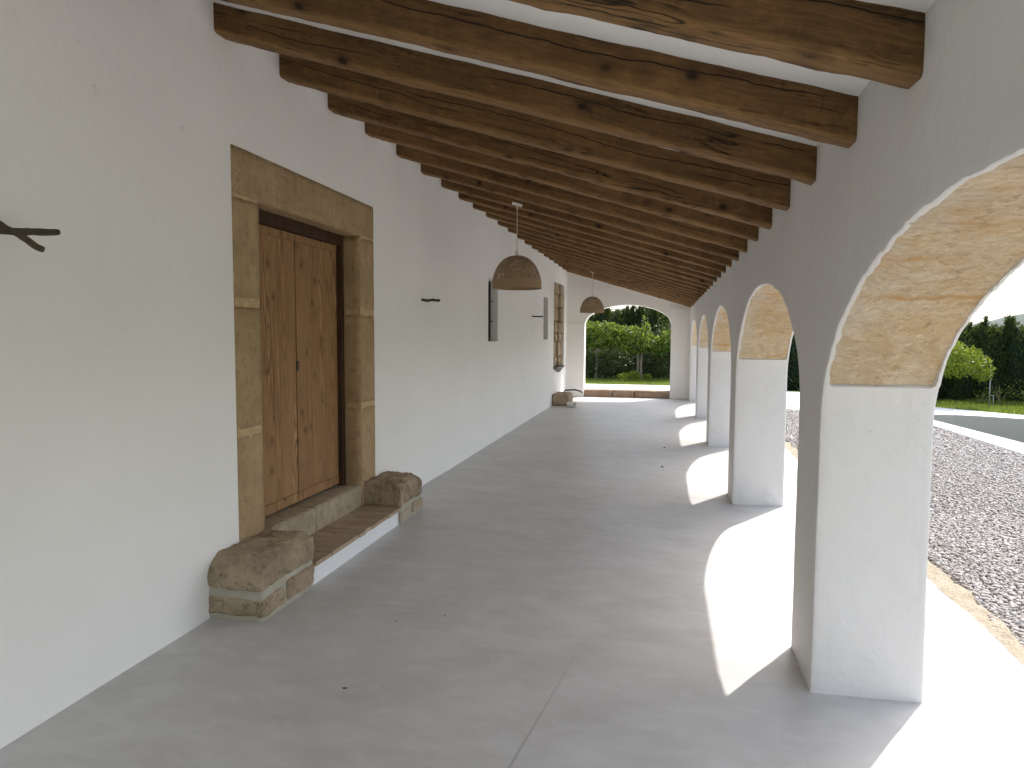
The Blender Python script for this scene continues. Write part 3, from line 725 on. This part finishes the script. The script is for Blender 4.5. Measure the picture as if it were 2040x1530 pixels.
def beam_mesh(seed):
    bm = bmesh.new(); n = 130; Wd, Hh = .122, .205; rings = []
    for i in range(n+1):
        x = SL*i/n
        def wn_(q, f=1.): return .010*fnoise((x, q*7, seed), 2.0)+.006*fnoise((x, q*7, seed), 7)+.003*fnoise((x, q*7, seed), 21)
        wane = .012+.020*max(0, fnoise((x, 33, seed), .9))+.006*fnoise((x, 12, seed), 9)
        wane2 = .010+.016*max(0, fnoise((x, 55, seed), 1.1))
        y0, y1 = wn_(1), Wd+wn_(2); b0, b1 = wn_(3)*.8, wn_(4)*.8; sag = .004*math.sin(x*1.3+seed)
        sec = [(y0+wn_(5), Hh), (y0, Hh*.55), (y0+wn_(6)*.5, wane+b0), (y0+wane*.35, wane*.3+b0), (y0+wane, b0), (Wd*.5, b0*.5+b1*.5), (y1-wane2, b1), (y1-wane2*.3, wane2*.35+b1), (y1, wane2+b1), (y1+wn_(7)*.5, Hh*.55), (y1, Hh)]
        rings.append([bm.verts.new((x, p, q+sag)) for p, q in sec])
    for a, b in zip(rings, rings[1:]):
        for q in range(len(a)-1): bm.faces.new((a[q], a[q+1], b[q+1], b[q]))
        bm.faces.new((a[-1], a[0], b[0], b[-1]))
    bm.faces.new(rings[0]); bm.faces.new(rings[-1][::-1])
    bmesh.ops.recalc_face_normals(bm, faces=bm.faces)
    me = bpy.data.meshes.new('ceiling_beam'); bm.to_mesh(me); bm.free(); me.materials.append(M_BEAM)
    me.polygons.foreach_set('use_smooth', [True]*len(me.polygons)); me.set_sharp_from_angle(angle=R(38)); return me
bmes = [beam_mesh(s) for s in range(6)]
ORD = 'first second third fourth fifth sixth seventh eighth ninth tenth eleventh twelfth thirteenth fourteenth fifteenth sixteenth seventeenth eighteenth nineteenth twentieth twenty-first twenty-second twenty-third twenty-fourth'.split()
BY = [2.13, 2.80, 3.475, 4.145, 4.80, 5.45, 6.14, 6.80, 7.47, 8.14, 8.79, 9.47, 10.18, 10.87, 11.57, 12.25]
BY += [12.25+.68*i for i in range(1, 9)]
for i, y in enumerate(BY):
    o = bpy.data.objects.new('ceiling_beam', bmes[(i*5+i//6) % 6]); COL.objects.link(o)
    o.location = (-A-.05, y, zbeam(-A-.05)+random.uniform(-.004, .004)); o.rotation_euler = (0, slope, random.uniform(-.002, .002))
    if i < 2: lab = ['old timber beam cut by the top of the view, fully clear of the second', 'old timber beam with a long split, second along from the porch front'][i]
    else: lab = f'old timber ceiling beam, {ORD[i]} along the porch towards the garden arch'
    tag(o, lab, 'beam', 'old timber beams across the porch ceiling', 'thing')
    o.color = (1, 1, 1, 1)

# ------------------------------------------------------------------ pendant lamps
def make_lamp(px, py, zm, label):
    t = thing('pendant_lamp', label, 'lamp', (px, py, zm), 'rattan pendant lamps')
    bm = bmesh.new(); box(bm, -.056, .056, -.03, .0, -.015, .015, .004); o = bmobj('ceiling_mount', bm, M_LAMPW, t); o.rotation_euler = (0, slope, 0)
    yc = -.18+.17
    bm = bmesh.new(); tube(bm, [(0, -.012, -.01), (0, -.012, -.05)], .009, 8); tube(bm, [(0, -.012, -.05), (0, -.012, -.5)], .0042, 6); bmobj('cord', bm, M_CORD, t)
    top, bot, rad = -.555, -.91, .275
    bm = bmesh.new(); nu, nv = 96, 34; prof = []
    for j in range(nv+1):
        s = j/nv; a = s*math.pi*.5
        r = rad*(math.sin(a)**.72)*(1-.02*max(0, s-.85)/.15) if j else .018; z = top-(top-bot)*(1-math.cos(a))**.86
        prof.append((max(r, .018), z))
    g = [[bm.verts.new((r*math.cos(2*math.pi*i/nu), r*math.sin(2*math.pi*i/nu)-.012, z+.0012*fnoise((i, j, 0), .8))) for i in range(nu)] for j, (r, z) in enumerate(prof)]
    rr = random.Random(5)
    rings_ = [rr.random() for _ in range(nv)]
    for j in range(nv):
        for i in range(nu):
            q = (g[j][i], g[j][(i+1) % nu], g[j+1][(i+1) % nu], g[j+1][i])
            mid = 6 < j < 27; sect = fnoise((math.cos(2*math.pi*i/nu)*2.2, math.sin(2*math.pi*i/nu)*2.2, j*.22), 1.4) > -.18
            if mid and j % 2 == 0 and i % 3 and sect and rr.random() < .9: continue
            bm.faces.new(q)
    sh = bmobj('lamp_shade', bm, M_RATTAN, t, smooth=180, fix=False)
    so_ = sh.modifiers.new('thick', 'SOLIDIFY'); so_.thickness = .004; so_.offset = 0
    bm = bmesh.new()
    tube(bm, [(rad*.985*math.cos(2*math.pi*i/48), rad*.985*math.sin(2*math.pi*i/48)-.012, bot) for i in range(49)], .006, 6); bmobj('rim', bm, M_RATTAN, sh)
    bm = bmesh.new(); tube(bm, [(0, -.012, -.5), (0, -.012, -.64)], .018, 10); bmesh.ops.create_uvsphere(bm, u_segments=14, v_segments=9, radius=.04, matrix=Matrix.Translation((0, -.012, -.68))); bmobj('bulb_holder', bm, M_LAMPW, t, smooth=60)
    return t
l1 = make_lamp(-1.585, BY[8], 3.035, 'woven rattan dome lamp hanging by the first slit window')
l2 = copy_tree(l1); l2.location = (-1.575, BY[20]+.02, 3.05); l2['label'] = 'woven rattan dome lamp hanging in front of the end wall arch'

# ------------------------------------------------------------------ loose stuff on the floor
def crumb(x, y, s, seed):
    bm = bmesh.new(); vs = []
    for i in range(5):
        t_ = i/4-.5; wd = .35*math.cos(t_*2.6); vs.append([bm.verts.new((t_*s, q*wd*s*.5+.1*s*math.sin(3*t_), .003+s*.35*abs(q)*.6+s*.25*t_*t_)) for q in (-1, 0, 1)])
    for a, b in zip(vs, vs[1:]):
        for q in range(2): bm.faces.new((a[q], a[q+1], b[q+1], b[q]))
    o = bmobj('dry_leaf', bm, plain('dry_leaf_brown', (.05, .035, .022), .8, .2) if 'dry_leaf_brown' not in bpy.data.materials else bpy.data.materials['dry_leaf_brown'], loc=(x, y, .002)); o.rotation_euler = (0, 0, seed)
    return o
for i, (x, y, s) in enumerate(((-1.37, 2.76, .022), (-1.18, 3.63, .020), (-1.42, 3.5, .012), (.06, 10.0, .05), (.03, 8.5, .045), (1.2, 4.45, .022))):
    tag(crumb(x, y, s, i*1.3), 'tiny curled dry leaf crumb lying on the smooth porch floor', 'leaf', 'dry leaf crumbs on the porch floor')

# ------------------------------------------------------------------ pebbles
def pebbles(pts, size, seed, lod):
    r = np.random.default_rng(seed); n = len(pts)
    if lod:
        v0 = np.array([(1, 0, 0), (-1, 0, 0), (0, 1, 0), (0, -1, 0), (0, 0, 1), (0, 0, -1)], float)
        f0 = np.array([(0, 2, 4), (2, 1, 4), (1, 3, 4), (3, 0, 4), (2, 0, 5), (1, 2, 5), (3, 1, 5), (0, 3, 5)])
    else:
        b_ = bmesh.new(); bmesh.ops.create_icosphere(b_, subdivisions=1, radius=1); b_.verts.ensure_lookup_table()
        v0 = np.array([v.co[:] for v in b_.verts]); f0 = np.array([[v.index for v in f.verts] for f in b_.faces]); b_.free()
    V = v0[None]*(1+.22*r.standard_normal((n, len(v0), 1)).clip(-1.4, 1.4))
    V = V*np.stack([r.uniform(.8, 1.25, n), r.uniform(.55, .95, n), r.uniform(.4, .7, n)], 1)[:, None]*size[:, None, None]
    a = r.uniform(0, 6.283, n); c, s = np.cos(a)[:, None], np.sin(a)[:, None]
    tl = r.uniform(-.45, .45, n)[:, None]
    x, y, z = V[..., 0], V[..., 1], V[..., 2]; x, z = x*np.cos(tl)-z*np.sin(tl), x*np.sin(tl)+z*np.cos(tl)
    V = np.stack([x*c-y*s, x*s+y*c, z], -1)+pts[:, None]
    F = f0[None]+(np.arange(n)*len(v0))[:, None, None]
    return V.reshape(-1, 3), F.reshape(-1, 3)
def in_gravel(x, y):
    lim = np.interp(y, [-7, 11, 13, 14.28, 15.1, 15.9, 16.5, 16.85], [5.12, 5.09, 5.07, 5.05, 4.74, 4.08, 3.28, 2.55])
    return (x > 1.93+.09*np.sin(y*2.1)*np.sin(y*.9)) & (x < lim-.01) & (y < 16.85)
def gravel(name, y0, y1, step, lod, seed):
    gx, gy = np.meshgrid(np.arange(1.93, 5.12, step), np.arange(y0, y1, step)); r = np.random.default_rng(seed)
    x = gx.ravel()+r.uniform(-.6, .6, gx.size)*step; y = gy.ravel()+r.uniform(-.6, .6, gx.size)*step; k = in_gravel(x, y); x, y = x[k], y[k]
    sz = step*r.uniform(.42, .85, len(x))*(1+.5*(r.random(len(x)) < .06))
    z = -.082+sz*r.uniform(.2, .45, len(x)); z += np.where(x < 2.1, .02, 0)
    return pebbles(np.stack([x, y, z], 1), sz, seed, lod)
parts = [gravel('a', 3.4, 7.2, .0235, False, 1), gravel('b', 7.2, 11, .031, True, 2), gravel('c', 11, 16.9, .040, True, 3), gravel('d', .5, 3.4, .034, True, 4)]
V = []; F = []; off = 0
for v, f in parts: V.append(v); F.append(f+off); off += len(v)
tag(link('gravel', mesh_np('gravel', np.concatenate(V), np.concatenate(F)), M_PEB), kind='stuff')

# ------------------------------------------------------------------ vegetation
def blades(base, dirv, length, width, seed):
    """diamond leaves: base points, unit directions, arrays of length and width"""
    r = np.random.default_rng(seed); n = len(base)
    side = np.cross(dirv, r.standard_normal((n, 3))); side /= np.linalg.norm(side, axis=1)[:, None]+1e-9
    nrm = np.cross(side, dirv)
    L_, W2 = length[:, None], width[:, None]*.5
    m = base+dirv*L_*.45+nrm*L_*.06
    V = np.stack([base, m+side*W2, base+dirv*L_, m-side*W2], 1).reshape(-1, 3)
    return V, np.arange(4*n).reshape(-1, 4)
def cypress_mesh(seed, h=2.4, rad=.62, n=15000):
    r = np.random.default_rng(seed); t = r.beta(1.05, 1.15, n)
    a = r.uniform(0, 6.283, n)
    nl = 14; la = r.uniform(0, 6.283, nl); lr = r.uniform(.1, .78, nl)*rad; lh = h*r.uniform(.88, .98, nl); tip = np.arange(nl) >= 9; lh[tip] = h*r.uniform(.95, 1.06, 5)
    kl = r.integers(0, nl, n)
    # each vertical leader is its own narrow plume
    cx, cy = np.cos(la)*lr, np.sin(la)*lr
    prof = np.where(tip[kl], np.clip(1-t**1.3, 0, 1)*.45, np.clip(1-t**4.5, 0, 1)**.8*(.8+.2*np.minimum(1, t*4)))
    pr = rad*.50*prof*r.uniform(.72, 1.06, n)
    base = np.stack([cx[kl]*(1-.15*t)+np.cos(a)*pr, cy[kl]*(1-.15*t)+np.sin(a)*pr, t*lh[kl]*.97], 1)
    out = np.stack([np.cos(a), np.sin(a), np.zeros(n)], 1)
    d = np.array([0, 0, 1.])*.95+out*.42+r.standard_normal((n, 3))*.20; d /= np.linalg.norm(d, axis=1)[:, None]
    V, F = blades(base, d, r.uniform(.07, .17, n), r.uniform(.014, .032, n), seed+1)
    me = mesh_np('crown', V, F); me.materials.append(M_CYP)
    bm = bmesh.new()
    for i in range(nl):
        seg = 8; rings = []
        for j in range(9):
            tt = j/8; rr = rad*(.40 if not tip[i] else .16)*(max(0, 1-tt**(4.0 if not tip[i] else 1.4)))**.8*(.8+.2*min(1, tt*4))+.004
            rings.append([bm.verts.new((cx[i]*(1-.15*tt)+rr*math.cos(2*math.pi*q/seg), cy[i]*(1-.15*tt)+rr*math.sin(2*math.pi*q/seg), .03+tt*lh[i]*.93)) for q in range(seg)])
        for p, q in zip(rings, rings[1:]):
            for u in range(seg): bm.faces.new((p[u], p[(u+1) % seg], q[(u+1) % seg], q[u]))
    mi = bpy.data.meshes.new('inner_twigs'); bm.to_mesh(mi); bm.free(); mi.materials.append(M_CYPIN)
    bm = bmesh.new(); tube(bm, [(0, 0, -.1), (0, 0, h*.5), (.02, 0, h*.85)], [.06, .04, .015], 8)
    mt = bpy.data.meshes.new('trunk'); bm.to_mesh(mt); bm.free(); mt.materials.append(M_BARK)
    return me, mi, mt
CYP = [cypress_mesh(s) for s in (21, 22, 23)]
def cypress(x, y, z, sx, sz, rot, k, label, group):
    t = thing('cypress_tree', label, 'cypress', (x, y, z), group); t.scale = (sx, sx, sz); t.rotation_euler = (0, 0, rot)
    c = link('crown', CYP[k][0], parent=t); link('inner_twigs', CYP[k][1], parent=c); link('trunk', CYP[k][2], parent=t); return t
gl = 'clipped cypress hedge beyond the garden bed'
xs_ = [3.2, 4.0, 4.8, 5.6, 6.4, 7.2, 8.0, 8.75, 9.55, 10.3, 11.1, 11.9, 12.8]
seen = {5: 'dark cypress seen at the edge of the stone arch, behind the citrus tree', 6: 'dark cypress rising directly behind the yellow-green citrus tree', 7: 'tall dark cypress beside the stake, at the frame edge under the hill'}
for i, x in enumerate(xs_):
    lab = seen.get(i, 'dense dark cypress of the hedge, mostly hidden behind the arcade piers')
    yy_ = 20.6+.12*math.sin(i*2.3) if x > 4.4 else 23.6
    cypress(x, yy_, -.07, 1.34+.08*math.sin(i*1.7), .86+.03*math.sin(i*2.1)+.02*(x > 8), i*1.1, i % 3, lab, gl)
ge = 'dark conifers behind the end arch'
cx_ = [-4.6, -3.7, -2.9, -2.15, -1.5, -.85, -.2, .5, 1.3]
ch_ = [.98, 1.02, 1.0, 1.04, .99, 1.05, 1.0, 1.03, .98]
nm = ['far to the side', 'behind the rattan lamp', 'half behind the second rattan lamp', 'just clear of the second lamp', 'in the middle of the end arch', 'with the tallest tip under the arch crown', 'beside the tallest one, towards the pilaster', 'behind the trunkless leafy branch by the pilaster', 'hidden past the pilaster']
for i, x in enumerate(cx_):
    cypress(x, 26.6+.2*math.sin(i*2.9), .15, 1.3, ch_[i]*1.07, i*1.9+1, (i+1) % 3, 'dark feathery conifer '+nm[i], ge)

def leafy(name, cat, label, loc, clumps, n, ls, lw, mat, seed, trunk, group=None, mat2=None):
    """clumps: (x,y,z,rx,ry,rz); leaves fill the shells of the clumps"""
    r = np.random.default_rng(seed); t = thing(name, label, cat, loc, group)
    vol = np.array([c[3]*c[4]*c[5] for c in clumps])**.67; ks_ = r.choice(len(clumps), n, p=vol/vol.sum()); C_ = np.array(clumps)[ks_]
    u = r.standard_normal((n, 3)); u /= np.linalg.norm(u, axis=1)[:, None]
    rad = r.uniform(.45, 1.08, n)**.6
    # break the surface into twigs so that gaps open between them
    tw = np.sin(u[:, 0]*7+ks_)*np.sin(u[:, 1]*6+2*ks_)*np.sin(u[:, 2]*8+ks_); rad = rad*(1+.22*tw)
    base = C_[:, :3]+u*C_[:, 3:]*rad[:, None]
    d = u*.7+r.standard_normal((n, 3))*.6+np.array([0, 0, -.15]); d /= np.linalg.norm(d, axis=1)[:, None]
    V, F = blades(base, d, ls*r.uniform(.65, 1.25, n), lw*r.uniform(.7, 1.2, n), seed+1)
    me = mesh_np('crown', V, F); link('crown', me, mat, t)
    bm = bmesh.new()
    for pts, rd in trunk: tube(bm, pts, rd, 9)
    bmobj('trunk', bm, M_BARK, t, smooth=60); return t
leafy('citrus_tree', 'citrus tree', 'small rounded yellow-green citrus tree tied to a thin stake', (6.75, 18.4, -.07),
      [(0, 0, 1.22, .42, .42, .34), (.38, -.1, 1.15, .36, .36, .30), (-.4, .1, 1.15, .42, .4, .33), (.66, 0, 1.02, .28, .3, .25), (.05, -.25, 1.0, .4, .35, .25), (.72, -.1, .82, .18, .2, .16), (-.65, 0, 1.0, .3, .3, .25), (.15, .2, 1.38, .3, .3, .2)],
      5200, .075, .034, M_CIT, 61, [([(-.55, 0, -.05), (-.5, 0, .45), (-.3, .02, .9)], [.04, .035, .03]), ([(-.4, 0, .7), (.25, -.05, 1.05)], [.025, .012]), ([(-.45, 0, .7), (-.6, .05, 1.08)], [.025, .012])])
bm = bmesh.new(); tube(bm, [(0, 0, -.05), (-.02, 0, .95)], .014, 8); tube(bm, [(.09, .02, -.05), (.085, .02, .32)], .008, 6); tube(bm, [(-.01, 0, .31), (.1, .02, .315)], .005, 6)
tag(bmobj('plant_stake', bm, M_POLE, loc=(7.66, 18.35, -.07)), 'thin grey steel stake standing in the grass under the citrus tree', 'stake')
# dry weeds by the hedge foot
r = np.random.default_rng(5)
def weed(x, y, label, n, hgt, seed):
    r = np.random.default_rng(seed); bm = bmesh.new()
    for i in range(9):
        a = r.uniform(0, 6.28); ln = hgt*r.uniform(.6, 1.1); tube(bm, [(0, 0, 0), (math.cos(a)*ln*.2, math.sin(a)*ln*.2, ln*.5), (math.cos(a)*ln*.55, math.sin(a)*ln*.55, ln*r.uniform(.75, 1))], [.006, .004, .002], 5)
    o = bmobj('weed', bm, plain('dry_stalk', (.20, .17, .09), .8, .2) if 'dry_stalk' not in bpy.data.materials else bpy.data.materials['dry_stalk'], loc=(x, y, -.07)); tag(o, label, 'weed', 'weeds at the hedge foot')
    b_ = r.standard_normal((n, 3))*np.array([.16, .16, .15])*hgt/.5+np.array([0, 0, hgt*.5]); b_[:, 2] = np.abs(b_[:, 2]); d = r.standard_normal((n, 3))+np.array([0, 0, .8]); d /= np.linalg.norm(d, axis=1)[:, None]
    V, F = blades(b_, d, r.uniform(.03, .08, n), r.uniform(.008, .02, n), seed); tag(link('leaves', mesh_np('leaves', V, F), M_GRASS, o), kind='stuff')
weed(8.25, 19.2, 'wispy dry weed between the stake and the hedge', 120, .6, 71)
weed(8.75, 18.9, 'bushier olive weed at the frame edge beside the hedge', 260, .55, 72)
weed(7.9, 19.3, 'short dry weed just behind the stake', 90, .42, 73)
# leafy trees framed by the end arch
ga = 'leafy trees framed by the end arch'
leafy('broadleaf_tree', 'tree', 'bushy light green tree on the lamp side of the end arch', (-2.2, 23.3, .16),
      [(-.3, 0, 1.62, .62, .45, .30), (.30, -.1, 1.66, .55, .45, .26), (-.75, 0, 1.42, .5, .45, .34), (.75, .05, 1.42, .48, .4, .28), (.1, -.15, 1.32, .5, .4, .26)], 4200, .10, .065, M_FIG, 81,
      [([(0, 0, -.1), (.03, .1, .6), (0, .1, 1.2)], [.06, .05, .03]), ([(0, .1, 1.0), (.4, 0, 1.5)], [.03, .012]), ([(0, .1, 1.0), (-.45, 0, 1.5)], [.03, .012])], ga)
leafy('broadleaf_tree', 'tree', 'broad-leaved tree with a bare grey trunk in the middle of the end arch', (-.68, 23.1, .16),
      [(-.35, .1, 1.52, .5, .4, .26), (.1, 0, 1.30, .45, .4, .24), (-.1, -.2, 1.12, .5, .35, .18), (.55, 0, 1.15, .5, .4, .24), (.12, .2, 1.75, .12, .12, .32), (-.7, 0, 1.30, .45, .4, .22), (.9, .1, 1.3, .4, .4, .28)], 3000, .115, .08, M_FIG, 82,
      [([(.02, 0, -.1), (.0, .0, .5), (.03, 0, 1.0), (-.05, 0, 1.35)], [.045, .038, .034, .02]), ([(.03, 0, .85), (.35, .05, 1.2)], [.025, .012]), ([(-.12, .12, -.1), (-.1, .1, .6), (-.12, .05, 1.1)], [.05, .045, .03]), ([(.03, 0, .9), (-.4, .05, 1.35)], [.022, .01])], ga)
leafy('broadleaf_tree', 'tree', 'grey-green dense bush beside the pilaster of the end arch', (.36, 23.8, .16),
      [(-.2, 0, .55, .7, .5, .55), (.3, 0, 1.0, .7, .5, .6), (-.1, 0, 1.3, .5, .4, .36), (.25, .1, 1.85, .45, .4, .36), (-.75, .2, .45, .6, .4, .5)], 6500, .075, .045, M_FIGD, 83,
      [([(0, 0, -.1), (0, 0, 1.4)], [.06, .03])], ga)
leafy('broadleaf_tree', 'tree', 'dark bush filling the shade behind the bare trunk', (-1.45, 24.5, .16),
      [(0, 0, .7, 1.2, .5, .8), (.8, 0, .8, .8, .5, .8), (-1.0, 0, .9, .9, .5, .9), (1.6, .2, 1.0, .8, .5, 1.0), (-1.9, 0, 1.0, .8, .5, .9)], 11000, .08, .05, M_FIGD, 84,
      [([(0, 0, -.1), (0, 0, 1.2)], [.06, .03])], ga)
leafy('broadleaf_tree', 'tree', 'dark low bush under the bushy light green tree', (-2.2, 23.5, .16),
      [(0, 0, .45, .8, .4, .5), (-.6, 0, .7, .6, .4, .5), (.6, .1, .6, .6, .4, .5)], 5000, .08, .05, M_FIGD, 86,
      [([(0, 0, -.1), (0, 0, .8)], [.04, .02])], ga)
leafy('shrub', 'shrub', 'low bright green shrub at the foot of the grey trunk', (-1.1, 22.8, .16),
      [(0, 0, .12, .32, .2, .12), (.2, 0, .17, .2, .2, .13), (.62, .05, .1, .15, .15, .1)], 900, .06, .035, M_CIT, 85, [([(0, 0, -.05), (0, 0, .15)], [.015, .01])])
# grass
def grass(name, x0, x1, y0, y1, z, n, h, seed, keep=None):
    r = np.random.default_rng(seed); x = r.uniform(x0, x1, n); y = r.uniform(y0, y1, n)
    if keep is not None: k = keep(x, y); x, y = x[k], y[k]
    m = len(x); pt = np.array([fnoise((a, b, 0), 1.3) for a, b in zip(x, y)])
    d = np.stack([r.standard_normal(m)*.4, r.standard_normal(m)*.4, np.ones(m)], 1); d /= np.linalg.norm(d, axis=1)[:, None]
    V, F = blades(np.stack([x, y, np.full(m, z)], 1), d, h*r.uniform(.4, 1.2, m)*(1+.8*pt.clip(-.5, 1)), np.full(m, .012), seed)
    return V, F
ka = lambda x, y: y > np.interp(x, [4.2, 5.0, 5.7, 6.4, 7.6, 8.9, 10.2], [21.9, 20.42, 19.02, 18.07, 16.74, 15.82, 14.32])+.03
g1 = grass('g', 4.2, 12, 15, 20.5, -.07, 30000, .11, 91, ka)
g2 = grass('g', -4.5, 1.6, 20.35, 24, .155, 20000, .05, 92)
g3 = grass('g', 6.6, 9.5, 10.5, 15.4, -.63, 6000, .12, 93, lambda x, y: np.sin(x*2.1)*np.sin(y*1.7) > -.1)
V = np.concatenate([g1[0], g2[0], g3[0]]); F = np.concatenate([g1[1], g2[1]+len(g1[0]), g3[1]+len(g1[0])+len(g2[0])])
tag(link('grass', mesh_np('grass', V, F), M_GRASS), kind='stuff')

# ------------------------------------------------------------------ net fence glimpsed between piers, power line
t = thing('net_fence', 'low black shade-net fence with thin steel posts beyond the path', 'fence', (3.9, 22.95, -.07))
bm = bmesh.new(); box(bm, -1.6, 1.2, .02, .026, 0, .82); bmobj('net', bm, M_NET, t)
for x in (-1.2, -.05, 1.1):
    bm = bmesh.new(); tube(bm, [(x, 0, -.05), (x, 0, 1.25)], .017, 8); bmobj('post', bm, M_POLE, t)
bm = bmesh.new(); tube(bm, [(-.05, -.01, .5), (.32, -.05, .02)], .012, 8); bmobj('brace', bm, M_POLE, t)
bm = bmesh.new(); pts = []
for i in range(41):
    s = i/40; x = -10+80*s; pts.append((x, 42, 3.05+.00035*(x-19)**2+.0))
tube(bm, pts, .018, 6); tag(bmobj('power_line', bm, M_IRON), 'thin dark cable crossing the sky above the hedge', 'cable')
